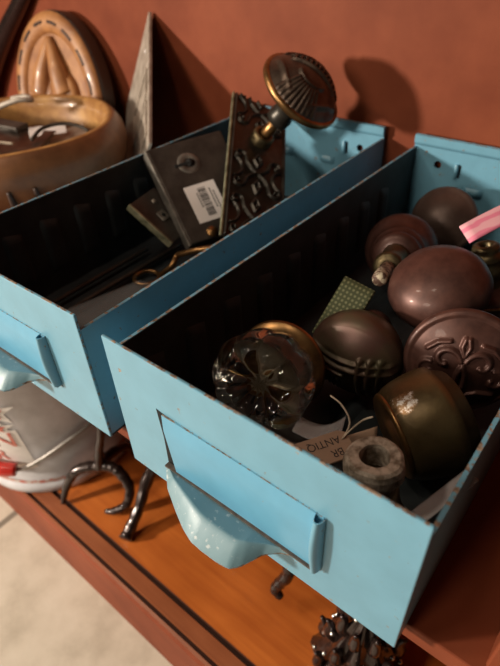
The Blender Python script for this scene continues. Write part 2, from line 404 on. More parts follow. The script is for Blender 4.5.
def make_drawer(label, group):
    t = thing('drawer_box', label, 'drawer', (0, 0, -H), group=group)
    # front: plain plate, bare metal along its rim
    bm = bmesh.new(); bmesh.ops.create_cube(bm, size=1)
    for v in bm.verts: v.co = Vector(((v.co.x + .5) * S, (v.co.y + .5) * T * S, (v.co.z + .5) * H * S))
    me = bpy.data.meshes.new('front_panel'); me.materials.append(M['blue']); me.materials.append(M['blue_edge'])
    bm.normal_update()
    for f in bm.faces:
        if abs(f.normal.y) < .5: f.material_index = 1
    bm.to_mesh(me); bm.free()
    o = bpy.data.objects.new('front_panel', me); col.objects.link(o); o.parent = t
    b = o.modifiers.new('bevel', 'BEVEL'); b.width = .0035 * S; b.segments = 2
    for x0 in (.001, 1 - T - .001):
        mb = MB().box(x0, x0 + T, T, L - T, .008, H - LIP, 0, top=1)
        inn = x0 + T if x0 < .5 else x0
        xi = inn + (.0006 if x0 < .5 else -.0006)
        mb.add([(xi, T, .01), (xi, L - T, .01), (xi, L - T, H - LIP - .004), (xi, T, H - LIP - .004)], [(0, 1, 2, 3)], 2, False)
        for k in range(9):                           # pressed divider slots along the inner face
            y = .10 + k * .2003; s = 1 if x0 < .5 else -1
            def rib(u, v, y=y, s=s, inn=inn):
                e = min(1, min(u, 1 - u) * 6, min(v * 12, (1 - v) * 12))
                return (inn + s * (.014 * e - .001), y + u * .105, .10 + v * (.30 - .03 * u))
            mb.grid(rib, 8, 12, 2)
        mb.build('side_panel', [M['blue'], M['blue_edge'], M['dark_inside']], t, fix=False)
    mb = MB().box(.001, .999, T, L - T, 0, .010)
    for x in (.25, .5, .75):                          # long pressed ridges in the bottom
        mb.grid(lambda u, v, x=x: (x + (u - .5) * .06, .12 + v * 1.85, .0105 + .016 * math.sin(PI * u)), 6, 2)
    mb.build('bottom_panel', M['dark_inside'], t, fix=False)
    bm = panel_with_holes(0, 1, 0, H, L - T, [(.141, H - .14, .020, .020), (.86, H - .14, .020, .020)], T)
    me = bpy.data.meshes.new('back_panel'); me.materials.append(M['blue']); me.materials.append(M['blue_edge'])
    bm.normal_update()
    for f in bm.faces:
        if f.normal.z > .5 and f.calc_center_median().z > .9 * H * S: f.material_index = 1
    bm.to_mesh(me); bm.free()
    bp = bpy.data.objects.new('back_panel', me); col.objects.link(bp); bp.parent = t
    MB().grid(lambda u, v: (u, L - T - .0005 - .013 * min(1, 4 * v), H - .055 + .054 * v), 2, 8, 0, th=.008, thdir=(0, 1, 0), edge=1).build('top_flange', [M['blue'], M['blue_edge']], bp, fix=False)
    for x in (.242, .758):
        MB().tube([(x, L - T - .004, H - .115), (x + .004, L - T - .012, H - .15), (x, L - T - .004, H - .185)], .012, 8).build('pressed_slot', M['blue'], bp)
        MB().box(x + .012, x + .024, L - T - .003, L - T, H - .185, H - .12).build('slot', M['black'], bp)
    for x in (.35, .65):
        def tab(u, v, x=x):
            e = min(1, min(u, 1 - u) * 5)
            return (x + (u - .5) * .105, L - T - .001 - .022 * e * math.sin(PI * (.15 + .7 * v)), H - .265 + v * .045)
        MB().grid(tab, 12, 8).build('pressed_tab', M['blue'], bp, fix=False)
    # card holder with its flared finger pull
    hz0, hz1 = H - .42, H - .185
    hm = MB()
    hm.grid(lambda u, v: (.768 - (.768 - (.252 - .030 * v ** 2)) * (1 - u), -.013 + .009 * (1 - min(1, 5 * (1 - v))) - .004 * math.sin(PI * v) - .004 * (1 - u) ** 4, hz0 + (hz1 - hz0) * v), 16, 14, 0, th=.006, thdir=(0, 1, 0), edge=1)
    hm.box(.205, .765, -.021, -.004, hz0 - .002, hz0 + .006, 2)
    hold = hm.build('card_holder', [M['bright'], M['blue_edge'], M['rust']], t, fix=False)
    hm2 = MB(); hm2.prism([(.194, -.0012, hz1 + .004), (.250, -.0012, hz1 - .005), (.262, -.0012, hz0), (.200, -.0012, hz0), (.202, -.0012, hz0 + .06), (.203, -.0012, hz0 + .12)], (0, 1, 0), .001)
    hm2.build('side_slot', M['black'], hold)
    for s, x in ((-1, .773),):               # curled end tabs
        def curl(u, v, s=s, x=x):
            a = PI * (1.08 * u)
            w = .022 + .006 * math.sin(PI * v)
            return (x + s * w * (1 - math.cos(a)) * .6, -.002 - w * 1.25 * math.sin(a), hz0 + .005 + (hz1 - hz0 - .004) * v)
        MB().grid(curl, 14, 10, 0, th=.004, thdir=(s * .3, .9, 0), edge=1).build('end_tab', [M['blue'], M['blue_edge']], hold, fix=False)
    tipx = [.200, .207, .256, .329, .383, .426, .470, .530, .561, .584, .618, .656, .706, .770]
    tipy = [-.004, -.021, -.065, -.103, -.128, -.142, -.144, -.142, -.136, -.112, -.056, -.026, -.007, -.004]
    arc = np.concatenate([[0], np.cumsum(np.hypot(np.diff(tipx), np.diff(tipy)))]); arc = arc / arc[-1]
    def pull(u, v):
        ex = float(np.interp(u, arc, tipx)); ey = float(np.interp(u, arc, tipy))
        bx = .200 + .570 * u
        w = min(1, -ey / .12)
        return (bx + (ex - bx) * v, -.004 + (ey + .004) * v, H - .424 + (.022 * min(1, v / .58) - .058 * max(0, (v - .58) / .42) ** 1.25) * w)
    MB().grid(pull, 64, 26, 0, th=.009, thdir=(0, .25, -1), edge=1).build('finger_pull', [M['pull'], M['blue_edge']], t, fix=False)
    return t
DR = 'blue steel drawers on the upper shelf'
dr = make_drawer('blue steel drawer in front, full of door knobs', DR)
def copy_tree(o, parent=None):
    c = o.copy(); col.objects.link(c); c.parent = parent
    for ch in list(o.children): copy_tree(ch, c)
    return c
d2 = copy_tree(dr)
d2['label'] = 'blue steel drawer on the left holding the lock and ornate door plate'
d2.location = Vector((-1.1435, -.010, -H)) * S; d2.rotation_euler = (0, 0, .021)

# ---------------------------------------------------------------- door knobs in the front drawer
KN = 'loose old door knobs in the front drawer'
def dome(r, n, h, z0=0, pw=2.0):                       # profile of a domed face from rim to centre
    return [(r * (1 - k / n), z0 + h * (1 - (1 - k / n) ** pw)) for k in range(n + 1)]
NECK = [(.034, -.285), (.052, -.285), (.056, -.275), (.056, -.250), (.047, -.243), (.045, -.215), (.052, -.185), (.062, -.175)]

# far knob by the back panel, smooth grey-brown
k = thing('doorknob', 'smooth grey-brown domed knob against the back panel of the front drawer', 'door knob', (.315, 1.82, -.30), frame((-.05, -.87, .41)), KN)
MB().lathe([(.06, -.12), (.10, -.09), (.150, -.045), (.166, -.02), (.166, .0), (.155, .012)] + dome(.150, 14, .085, .014)).build('knob_head', M['grey_knob'], k)
MB().lathe([(.034, -.225), (.052, -.22), (.052, -.20), (.045, -.19), (.06, -.12)]).build('shank', M['grey_knob'], k)

# ringed bell knob, seen from its neck
k = thing('doorknob', 'brown bell-shaped knob with ringed neck, joined to a mottled spindle', 'door knob', (.255, 1.49, -.335), frame((-.24, .88, -.28)), KN)
MB().lathe([(.055, -.16), (.085, -.155), (.105, -.14), (.110, -.125), (.103, -.112), (.118, -.10), (.126, -.085), (.122, -.072), (.145, -.05), (.166, -.015), (.170, .015), (.158, .05)] + dome(.148, 10, .05, .06)).build('knob_head', M['brown_knob'], k)
sh = MB().lathe([(.03, -.375), (.052, -.375), (.062, -.365), (.064, -.345), (.058, -.33), (.062, -.318), (.060, -.305), (.044, -.29), (.046, -.24), (.058, -.19), (.062, -.15)]).build('shank', M['olive_brass'], k)
MB().lathe([(.0, -.575), (.026, -.575), (.030, -.56), (.030, -.36), (.0, -.36)], seg=10, smooth=True).build('spindle', M['mottled'], k)

# egg-shaped knob on top of the pile
k = thing('doorknob', 'big smooth egg-shaped red-brown knob on top of the pile', 'door knob', (.60, 1.045, -.175), frame((-.12, -.30, .92)), KN)
MB().lathe([(.05, -.15), (.10, -.125), (.150, -.08), (.178, -.025), (.184, .01), (.172, .05), (.145, .083), (.10, .108), (.05, .121), (0, .125)]).build('knob_head', M['brown_knob'], k)
MB().lathe([(.035, -.20), (.05, -.20), (.055, -.18), (.05, -.14)]).build('shank', M['brown_knob'], k)

# scroll-relief knob
sw = []
for sx in (1, -1):
    sw += [(spiral(.055 * sx, .02, .048, .012, (PI * .95 if sx > 0 else PI * .05), (PI * .95 - 4.6 if sx > 0 else PI * .05 + 4.6)), .0105),
           (spiral(.105 * sx, -.035, .040, .010, (PI * .55 if sx > 0 else PI * .45), (PI * .55 - 4.9 if sx > 0 else PI * .45 + 4.9)), .0095),
           ([(0, -.10), (.015 * sx, -.06), (.012 * sx, -.02), (.0, .01)], .010), ([(.02 * sx, -.105), (.06 * sx, -.085), (.11 * sx, -.09)], .009),
           ([(.0, .045), (.012 * sx, .075), (.006 * sx, .10)], .008), ([(.05 * sx, .085), (.085 * sx, .075), (.115 * sx, .045)], .008)]
rl = relief(sw, .013)
k = thing('doorknob', 'dark brown knob with raised scroll ornament on its face', 'door knob', (.795, .805, -.255), frame((.32, -.90, .22)), KN)
MB().lathe([(.06, -.10), (.10, -.085), (.160, -.045), (.183, -.01), (.186, .006), (.178, .020), (.168, .022)] + dome(.160, 60, .045, .018), seg=190,
           disp=lambda x, y, z: np.where((z > .017) & (np.hypot(x, y) < .161), rl(x, y), 0)).build('knob_head', M['brown_knob'], k)
MB().lathe([(.035, -.17), (.05, -.17), (.055, -.14), (.065, -.10)]).build('shank', M['brown_knob'], k)

# banded knob with an olive patch
bs = [([(-.15, .012), (.15, .012)], .010), ([(-.15, -.020), (-.01, -.020)], .008), ([(-.15, .045), (.15, .045)], .007)]
for q in range(3): bs.append(([(.045 + q * .034, .06), (.045 + q * .034, -.13)], .0125))
for q in range(6): bs.append(([(-.13 + q * .02, -.05), (-.12 + q * .018, -.11)], .006))
rb = relief(bs, .014)
k = thing('doorknob', 'brown and olive knob with raised bands, at the near end of the mottled spindle', 'door knob', (.460, .715, -.335), frame((.12, -.95, -.04)), KN)
MB().lathe([(.06, -.14), (.095, -.125), (.135, -.09), (.160, -.05), (.172, -.01), (.172, .015), (.160, .045)] + dome(.152, 50, .055, .05), seg=170,
           disp=lambda x, y, z: np.where((z > .047) & (np.hypot(x, y) < .153), rb(x, y), 0)).build('knob_head',
           [simple('brown_olive_patina', (.115, .055, .042), .42, .4, scale=38, c2=(.085, .075, .040), bmp=.15)], k)
MB().lathe([(.04, -.20), (.06, -.20), (.066, -.19), (.066, -.165), (.06, -.14)]).build('shank', M['brown_knob'], k)

# barrel knob
STAIN = (0, 0, 0)
ax = frame((.593, .747, .231))
loc = Vector((.797, .545, -.335))
pt = ax.transposed() @ (Vector((.745, .46, -.205)) - loc)
STAIN = tuple(pt * S)
k = thing('doorknob', 'brassy barrel-shaped knob lying on its side with a pale crusty stain', 'door knob', loc, ax, KN)
MB().lathe([(.128, -.105), (.140, -.095), (.150, -.08), (.160, -.05), (.168, .0), (.170, .04), (.168, .062), (.156, .068), (.140, .105), (.128, .112)] + dome(.125, 6, .008, .112)).build('knob_head', stained_brass(), k)
MB().lathe([(.118, -.112), (.132, -.112), (.138, -.106), (.140, -.100), (.13, -.094)]).build('rim_ring', M['brass'], k)

# clear glass knob
gax = frame((.19, -.93, .33))
k = thing('doorknob', 'clear cut-glass door knob with a brass collar', 'door knob', (.310, .345, -.275), gax, KN)
def petal(a, r, z):
    return (1 - .055 * (1 - abs(math.cos(5 * a)))) if r > .09 else 1
def flute(x, y, z):                                    # ten petals cut into the face, each a rounded flute
    rr = np.hypot(x, y); aa = np.arctan2(y, x)
    return np.where(z > .02, .030 * np.abs(np.cos(5 * aa)) * np.clip((rr - .025) / .04, 0, 1) * np.clip((.150 - rr) / .03, 0, 1), 0)
GP = [(.0, -.132), (.11, -.132), (.140, -.112), (.166, -.070), (.176, -.015), (.176, .022), (.160, .048), (.145, .062), (.125, .064), (.105, .058), (.085, .047), (.065, .036), (.045, .028), (.028, .026), (.012, .030), (0, .032)]
MB().lathe(GP, seg=160, rfun=petal, disp=flute).build('knob_head', M['glass'], k)
MB().lathe([(0, -.1355), (.11, -.1355), (.112, -.1345), (.11, -.1335), (0, -.1335)]).build('reflector_backing', M['silver'], k)  # silvery disc added to reflect light into the glass
st = []
MB().lathe([(.0, -.185), (.10, -.185), (.155, -.172), (.168, -.160), (.162, -.148), (.12, -.136), (0, -.134)]).build('collar', M['brass'], k)

# corroded neck pointing up at the front
k = thing('doorknob', 'knob with a corroded grey hollow neck pointing up at the front panel', 'door knob', (.815, .175, -.40), frame((-.09, .05, 1)), KN)
def rough_r(a, r, z): return .94 + .025 * math.sin(3 * a + 9 * z) + .012 * math.sin(7 * a + 30 * z)
MB().lathe([(.038, .10), (.038, .262), (.041, .270), (.068, .272), (.077, .266), (.081, .250), (.080, .222), (.070, .205), (.063, .188), (.060, .17)], rfun=rough_r, caps=False, seg=40, smooth=False).build('collar', M['corroded'], k)
MB().lathe([(.058, .20), (.066, .17), (.070, .13), (.082, .08), (.105, .03), (.126, -.02), (.130, -.06), (.115, -.10), (.06, -.13), (0, -.135)]).build('knob_head', M['olive_brass'], k)

# brown knob at the right edge with neck upward
k = thing('doorknob', 'brown knob with a ringed brass neck upward beside the pink ticket', 'door knob', (.70, 1.37, -.325), frame((-.25, -.02, .95)), KN)
MB().lathe([(.022, .09), (.022, .205), (.034, .212), (.050, .205), (.054, .192), (.050, .182), (.058, .176), (.068, .165), (.070, .150), (.062, .135), (.072, .125), (.074, .085), (.066, .06), (.07, .03)], caps=False).build('neck', M['olive_brass'], k)
MB().lathe([(.06, .04), (.11, .035), (.150, .018), (.160, .008), (.158, .0), (.166, -.02), (.166, -.07), (.14, -.12), (.08, -.15), (0, -.16)]).build('knob_head', M['brown_knob'], k)
MB().lathe([(.155, .004), (.165, .006), (.170, .0), (.165, -.006), (.155, -.004)], caps=False).build('rim_ring', M['brass'], k)

# ---------------------------------------------------------------- papers in the front drawer
def card(name, label, cat, corners, th, mat, org=None, group=None):
    a = [Vector(c) for c in corners]
    n = (a[1] - a[0]).cross(a[3] - a[0]).normalized(); x = (a[1] - a[0]).normalized(); y = n.cross(x)
    R = Matrix((x, y, n)).transposed()
    t = thing(name, label, cat, a[0], R, group)
    loc = [R.transposed() @ (p - a[0]) for p in a]
    MB().prism([(p.x, p.y, 0) for p in loc], (0, 0, 1), th).build('card', mat, t)
    return t, loc
def solo_card(name, label, cat, corners, th, mat):
    t, loc = card(name, label, cat, corners, th, mat)
    ch = t.children[0]; ch.name = name + '_sheet'
    return t
p1 = Vector((.52, 1.215, -.015)); p2 = Vector((.660, 1.56, .03)); w = Vector((.075, -.055, -.03))
def sheet(name, label, cat, a, b, c, th, mat, nu=10, nv=6, curl=.0):
    a, b, c = Vector(a), Vector(b), Vector(c)
    n = (b - a).cross(c - a).normalized(); x = (b - a).normalized(); y = n.cross(x)
    R = Matrix((x, y, n)).transposed()
    B = R.transposed() @ (b - a); Cc = R.transposed() @ (c - a)
    mb = MB().grid(lambda u, v: (B.x * u + Cc.x * v, Cc.y * v, curl * math.sin(PI * u)), nu, nv, th=th, thdir=(0, 0, -1))
    o = mb.build(name, mat); o.location = a * S; o.rotation_euler = R.to_euler()
    return tag(o, label, cat)
sheet('paper_ticket', 'pink printed paper ticket lying over the knobs at the right', 'ticket', (.627, 1.205, -.05), (.80, 1.62, -.005), (.548, 1.30, -.045), .003, M['pink'], curl=.012)
sheet('patterned_card', 'olive green card with pale dots standing between knobs and drawer side', 'card', (.243, .753, -.36), (.38, .74, -.37), (.265, .943, -.19), .012, M['olive_card'])
tx = Vector((-.5, -.866, .02)).normalized(); tz = Vector((.12, -.12, .98)); tz = (tz - tx * tz.dot(tx)).normalized(); ty = tz.cross(tx)
tg = thing('paper_tag', 'brown paper price tag on string beside the glass knob', 'tag', (.655, .275, -.205), Matrix((tx, ty, tz)).transposed())
# local x runs along the writing, which stands upside down for the camera
MB().prism([(.0, .012, 0), (.02, 0, 0), (.25, 0, 0), (.25, .085, 0), (.02, .085, 0), (.0, .07, 0)], (0, 0, 1), .003).build('tag_card', M['kraft'], tg)
ta = tg.children[0]
for txt, xx, yy in (('BR', .050, .062), ('ANTIQ', .075, .026)):
    v, f = text_mesh(txt, .032)
    mb = MB(); mb.add([(p[0] + xx, p[1] + yy, .0036) for p in v], f, 0, False)
    mb.build('lettering', M['ink'], ta, fix=False)
MB().tube([(.02, .03, .004), (-.01, .02, .02), (-.03, .03, .07), (-.045, .045, .10)], .0026, 8).tube([(.01, .025, .004), (-.015, .0, .03), (-.01, -.045, .05), (.0, -.09, .04)], .0026, 8).build('string', M['string'], tg)
sheet('plastic_wrapper', 'crumpled clear plastic scrap between the glass knob and the tag', 'plastic', (.455, .36, -.36), (.60, .40, -.30), (.50, .25, -.30), .002, M['film'], curl=.03)
sheet('paper_scrap', 'plain brown paper scrap between the barrel knob and glass knob', 'paper', (.60, .30, -.44), (.70, .43, -.42), (.57, .36, -.40), .003, M['kraft'])
sheet('paper_slip', 'grey paper slip in the right front corner of the drawer', 'paper', (.90, .20, -.30), (.975, .36, -.22), (.94, .16, -.27), .003, M['film'])

# ---------------------------------------------------------------- things in the left drawer
# rim lock
X = Vector((.736, -.272, -.62)); Y = Vector((.388, .92, .058)); Z = X.cross(Y).normalized(); Y = Z.cross(X)
R = Matrix((X.normalized(), Y.normalized(), Z)).transposed()
lk = thing('rim_lock', 'dark iron box lock with keyhole and barcode sticker in the left drawer', 'lock', (-1.09, 1.166, -.02), R)
mb = MB().box(0, .58, 0, .44, -.085, 0, 0)
body = mb.build('lock_case', M['lock'], lk, bevel=.008)
MB().box(-.004, .585, -.010, .0, -.088, .004).build('edge_plate', M['lock_edge'], lk, bevel=.003)['label'] = 'grey edge plate, coloured as lit'  # lit side of the lock set as a paler colour
rim = MB().lathe([(.028, .0), (.040, .0025), (.056, .002), (.062, 0)], seg=40, org=(.138, .185, 0), caps=False)
rim.build('keyhole_rim', M['lock_edge'], lk)
kh = MB().lathe([(.024, .0035), (0, .0036)], seg=24, org=(.138, .197, 0)); kh.box(.130, .146, .105, .19, .0, .0036)
kh.build('keyhole', M['black'], lk)
MB().lathe([(.030, 0), (.028, .012), (0, .016)], seg=24, org=(.548, .135, 0)).build('stud', M['brass'], lk)
a, b, c, d = (.272, .10), (.288, .288), (.490, .226), (.482, .113)
a, b, c, d = (.270, .095), (.270, .270), (.487, .270), (.487, .095)
st = MB().prism([(a[0], a[1], .0005), (d[0], d[1], .0005), (c[0], c[1], .0005), (b[0], b[1], .0005)], (0, 0, 1), .003).build('price_sticker', M['white_paper'], lk)
bars = MB(); x = .295
random.seed(3)
while x < .462:
    wd = random.choice((.003, .004, .007)); bars.box(x, x + wd, .160, .205, .0036, .0042); x += wd + random.choice((.003, .004, .006))
bars.build('barcode', M['ink'], st, fix=False)
ln = MB()
for y0, x0, x1 in ((.222, .31, .43), (.238, .33, .46), (.147, .32, .40)):
    xx = x0
    while xx < x1:
        ln.box(xx, xx + .010, y0, y0 + .007, .0036, .0040); xx += .015
ln.build('small_print', M['ink'], st, fix=False)

# ornate door plate with knob
TL = Vector((-1.034, 1.841, .128)); BL = Vector((-.472, 1.041, -.272))
Yp = (TL - BL).normalized(); wdir = Vector((.224, .242, -.169)); wdir = (wdir - Yp * wdir.dot(Yp)).normalized(); Zp = wdir.cross(Yp)
R = Matrix((wdir, Yp, Zp)).transposed()
PW = .345; PL = (TL - BL).length
pt_ = thing('door_plate', 'tall ornate blackened door plate leaning in the left drawer, its knob attached', 'door plate', BL, R)
ps = []
cx = PW / 2
for sx in (1, -1):
    for cy in (.16, .48, .96):
        for sy in (1, -1):                             # crossed scrolls, each arm ending in a curl
            ps.append(([(cx, cy), (cx + sx * .035, cy + sy * .022), (cx + sx * .062, cy + sy * .055), (cx + sx * .075, cy + sy * .10)], .010))
            ps.append((spiral(cx + sx * .112, cy + sy * .095, .040, .006, PI if sx > 0 else 0, (PI if sx > 0 else 0) - sx * sy * 5.6), .0085))
            ps.append(([(cx, cy + sy * .055), (cx + sx * .022, cy + sy * .095), (cx, cy + sy * .14)], .009))
        ps.append(([(cx + sx * (.165 - .075 * math.cos(t)), cy + .075 * math.sin(t)) for t in [-1.2 + 2.4 * i / 12 for i in range(13)]], .008))
    ps.append(([(cx + sx * (cx - .014), .01), (cx + sx * (cx - .014), PL - .01)], .007))
rp = relief(ps, .018)
nu, nv = 110, 320
XX, YY = np.meshgrid(np.linspace(0, PW, nu + 1), np.linspace(0, PL, nv + 1))
HH = rp(XX, YY)
mb = MB().grid(lambda u, v: (u * PW, v * PL, float(HH[int(round(v * nv)), int(round(u * nu))])), nu, nv)
mb.box(0, PW, 0, PL, -.012, -.0005)
mb.build('plate', M['plate'], pt_, fix=False)
MB().box(-.008, .0, 0, PL, -.015, .008).build('plate_edge', M['plate_edge'], pt_)['label'] = 'pale edge of the plate'
ry = .752
ROSE = (.182, ry)
mb = MB().lathe([(.034, .0), (.034, .05), (.044, .058), (.060, .050), (.064, .0)], seg=48, org=(*ROSE, 0), caps=False,
                rfun=lambda a, r, z: 1 + (.03 * math.sin(20 * a) if r > .04 else 0))
mb.build('rose_collar', M['olive_brass'], pt_)
# knob: axis from the rose to the head
Rw = R; rose_w = BL + Rw @ Vector((ROSE[0], ROSE[1], .0))
head_w = rose_w + R @ Vector((.040, -.005, .385))
axl = (Rw.transposed() @ (head_w - rose_w)); ln_ = axl.length
fr = frame(axl, (0, 1, 0)); org = (ROSE[0], ROSE[1], 0)
mb = MB().lathe([(.032, -.005), (.032, .19)], seg=10, fr=fr, org=org); mb.build('spindle', M['brass'], pt_)
gs = []
for q in range(9): gs.append((spiral(0, -.02, .075, .14, -PI / 2 + (q - 4) * .16, -PI / 2 + (q - 4) * .16, 2), .0075))
gs += [(spiral(0, -.02, .062, .062, -PI * .85, -PI * .15, 14), .007), ([(-.10, .0), (.10, -.0)], .007), ([(-.11, .035), (.11, .03)], .007)]
for q in range(11): gs.append(([(-.095 + q * .019, .004), (-.095 + q * .019, .028)], .0055))
gs += [([(-.10, .06), (-.03, .12), (.0, .06), (.03, .12), (.10, .05)], .009), (spiral(0, .06, .02, .02, 0, 6.2), .007),
       ([(-.13, .06), (-.08, .11), (-.05, .145)], .008), ([(.13, .05), (.09, .10), (.05, .145)], .008),
       ([(-.06, .06), (-.02, .10)], .007), ([(.02, .10), (.06, .06)], .007), ([(-.14, -.02), (-.09, -.09), (-.05, -.13)], .008), ([(.14, -.02), (.09, -.09), (.05, -.13)], .008)]
rg0 = relief(gs, .015)
rg = lambda x, y: rg0(x / 1.30, y / 1.30)
kn = thing  # (the knob turns with its plate, so it stays a part of it)
def place(mb, z): return mb
prof = [(.062, -.105), (.080, -.10), (.085, -.09), (.062, -.075), (.075, -.05), (.120, -.03), (.165, -.012)]
hd = MB().lathe([(.050, -.225), (.064, -.22), (.068, -.18), (.060, -.155), (.066, -.12), (.085, -.08), (.125, -.045), (.19, -.02)], fr=fr, org=tuple(Vector(org) + fr @ Vector((0, 0, ln_))))
hd.build('knob_shank', M['plate'], pt_)
hm = MB().lathe([(.14, -.012), (.214, .004)] + dome(.214, 56, .118, .012, 2.2), seg=180, fr=fr @ Matrix.Rotation(math.radians(-20), 3, 'Z'), org=tuple(Vector(org) + fr @ Vector((0, 0, ln_))),
               disp=lambda x, y, z: np.where(z > .0085, rg(x, y), 0))
hk = hm.build('knob_head', M['bronze'], pt_)
MB().lathe([(.145, -.030), (.212, -.028), (.228, -.014), (.230, .002), (.224, .014), (.204, .017)], fr=fr, org=tuple(Vector(org) + fr @ Vector((0, 0, ln_))), caps=False).build('brass_rim', M['brass'], hk)['label'] = 'bright brass rim'

# small lock plate
X = Vector((.22, .057, -.18)); Y = Vector((-.067, .243, 0)); X.normalize(); Y = (Y - X * Y.dot(X)).normalized(); Z = X.cross(Y)
R = Matrix((X, Y, Z)).transposed()
sp = thing('lock_plate', 'small dark plate with square hole and pale edge under the box lock', 'lock plate', (-.974, .905, -.20), R)
mb = MB().box(0, .29, .006, .24, -.02, 0); mb.build('plate', M['lock'], sp, bevel=.004)
MB().box(0, .29, -.008, .006, -.03, .010).build('pale_edge', M['plate_edge'], sp, bevel=.003)
MB().box(.12, .178, .085, .143, .0, .010).build('square_boss', M['lock_edge'], sp, bevel=.004)
MB().lathe([(.017, .0102), (0, .0103)], seg=4, org=(.149, .114, 0)).build('square_hole', M['black'], sp)
MB().lathe([(.013, .0), (.012, .006), (0, .008)], seg=16, org=(.06, .15, 0)).build('screw', M['steel'], sp)

# brass bits lying in the drawer
mb = MB().tube([(-.40, 1.10, -.345), (-.553, 1.0, -.36), (-.66, .955, -.40), (-.708, .945, -.425), (-.70, .90, -.455), (-.735, .87, -.495), (-.76, .86, -.517)], .015, 10)
tag(mb.build('brass_latch', M['brass']), 'bent brass latch strip below the box lock', 'latch')
o = MB().tube([(-.80 + .065 * math.cos(a), .80 + .065 * math.sin(a), -.518) for a in [i * PI / 8 for i in range(17)]], .011, 10)
tag(o.build('brass_ring', M['brass']), 'brass ring at the end of the bent latch', 'ring')
sheet('plastic_sleeve', 'clear plastic sleeve lying on the left drawer floor near its front', 'plastic', (-.90, .30, -.50), (-.55, .28, -.50), (-.80, .75, -.505), .002, M['thin_film'], curl=.02)
for i, (x, y0, y1) in enumerate(((-1.00, .25, 1.0), (-.88, .22, 1.15))):
    o = MB().tube([(x, y0, -.515), (x - .01, (y0 + y1) / 2, -.512), (x - .02, y1, -.515)], .012, 10)
    tag(o.build('metal_rod', M['lock']), ('dark metal rod beside the left side of the left drawer', 'longer dark metal rod along the middle of the left drawer floor')[i], 'rod')

# ---------------------------------------------------------------- plate standing behind the drawers
A = Vector((-1.992, 2.12, .457)); B = Vector((-1.328, 1.39, -.092)); Bb = Vector((-1.618, 1.39, -.556)); D = Vector((-2.169, 1.845, -.452)); L2 = Vector((-2.397, 2.12, -.197))
x = (B - A).normalized(); n = x.cross(L2 - A).normalized(); y = n.cross(x)
if n.y > 0: n = -n
y = n.cross(x); R = Matrix((x, y, n)).transposed()
bk = thing('metal_plate', 'tall pale worn metal plate leaning against the back board behind the bowl', 'plate', Bb, R)
lp = [R.transposed() @ (p - Bb) for p in (A, B, Bb, D, L2)]
lp = [(p.x, p.y, 0) for p in lp]
MB().prism(lp, (0, 0, -1), .022).build('plate', M['steel'], bk, bevel=.004)
a0 = Vector(lp[0]); b0 = Vector(lp[1]); e2 = (Vector(lp[4]) - a0)
fr_ = MB()
def strip(p, q, w=.012):
    p, q = Vector(p), Vector(q); d = (q - p).normalized(); nn = Vector((-d.y, d.x, 0)) * w
    fr_.prism([p - nn, q - nn, q + nn, p + nn], (0, 0, 1), .010)
for t0, t1 in ((.42, .62), (.66, .90)):
    P = [a0 + (b0 - a0) * t + e2.normalized() * s for t, s in ((t0, .05), (t1, .05), (t1, .42), (t0, .42))]
    for i in range(4): strip(P[i], P[(i + 1) % 4])
fr_.build('raised_panel', M['steel'], bk, fix=False)
hp = a0 + (b0 - a0) * .22 + e2.normalized() * .10
MB().lathe([(.018, .001), (.010, .004), (0, .0045)], seg=20, org=tuple(hp)).build('screw', M['white_paper'], bk)

# ---------------------------------------------------------------- brown bowl with its scraps
bc = (-2.25, 1.05)
bw = thing('bowl', 'wide glossy brown bowl of metal scraps left of the drawers', 'bowl', (*bc, UP))
def wav(a, r, z): return 1 + (.010 * math.sin(5 * a) if r > .3 else 0)
MB().lathe([(p[0] * .99, p[1] * .85) for p in [(.0, .0), (.44, .0), (.50, .02), (.58, .10), (.66, .22), (.72, .36), (.735, .46), (.72, .54), (.685, .60), (.665, .625), (.64, .63), (.615, .61), (.60, .54), (.60, .40), (.52, .20), (.36, .08), (0, .07)]], seg=80, rfun=wav,
           mats=[0] * 9 + [1] * 4 + [0] * 3).build('bowl_body', [M['bowl'], M['bowl_rim']], bw)
nt = MB()
for k in range(5):
    a = math.radians(-68 + k * 11)
    nt.tube([((.728) * math.cos(a), .728 * math.sin(a), .36), (.707 * math.cos(a + .01), .707 * math.sin(a + .01), .27), (.645 * math.cos(a + .02), .645 * math.sin(a + .02), .16)], [.010, .022, .008], 10)
nt.build('carved_groove', M['dark_leather'], bw)
SCR = 'metal scraps in the brown bowl'
zf = -.48
def slab(name, label, cat, c, sz, ang, tilt, mat, group=None):
    R = Matrix.Rotation(ang, 3, 'Z') @ Matrix.Rotation(tilt, 3, 'X')
    o = MB().box(-sz[0], sz[0], -sz[1], sz[1], -sz[2], sz[2]).build(name, mat, bevel=.006)
    o.location = Vector(c) * S; o.rotation_euler = R.to_euler(); return tag(o, label, cat, group)
slab('metal_plate', 'flat brown metal plate on top of the scraps in the bowl', 'plate', (-2.17, .98, -.125), (.24, .17, .010), .5, .12, M['bronze'], SCR)
slab('metal_plate', 'dark flat metal bar across the back of the bowl', 'plate', (-2.52, 1.08, -.085), (.30, .05, .022), .15, .05, M['lock'], SCR)
slab('metal_plate', 'grey metal plate deep in the bowl at its right side', 'plate', (-2.02, 1.32, -.16), (.16, .13, .012), -.4, .15, M['steel'], SCR)
slab('metal_plate', 'black iron plate under the other scraps in the bowl', 'plate', (-2.22, 1.08, -.25), (.32, .26, .02), .2, 0, M['lock'], SCR)
slab('price_tag', 'white paper tag lying on the scraps in the bowl', 'tag', (-2.10, 1.22, -.098), (.115, .075, .003), 1.0, .12, M['white_paper'])
tag(MB().tube([(-2.56, .86, -.10), (-2.32, .90, -.05), (-2.16, .88, -.08), (-2.06, .95, -.10)], .009, 8).tube([(-2.50, .80, -.10), (-2.30, .86, -.04), (-2.10, .85, -.09)], .008, 8).build('string_loop', M['string']), 'pale loose string at the left of the bowl', 'string')
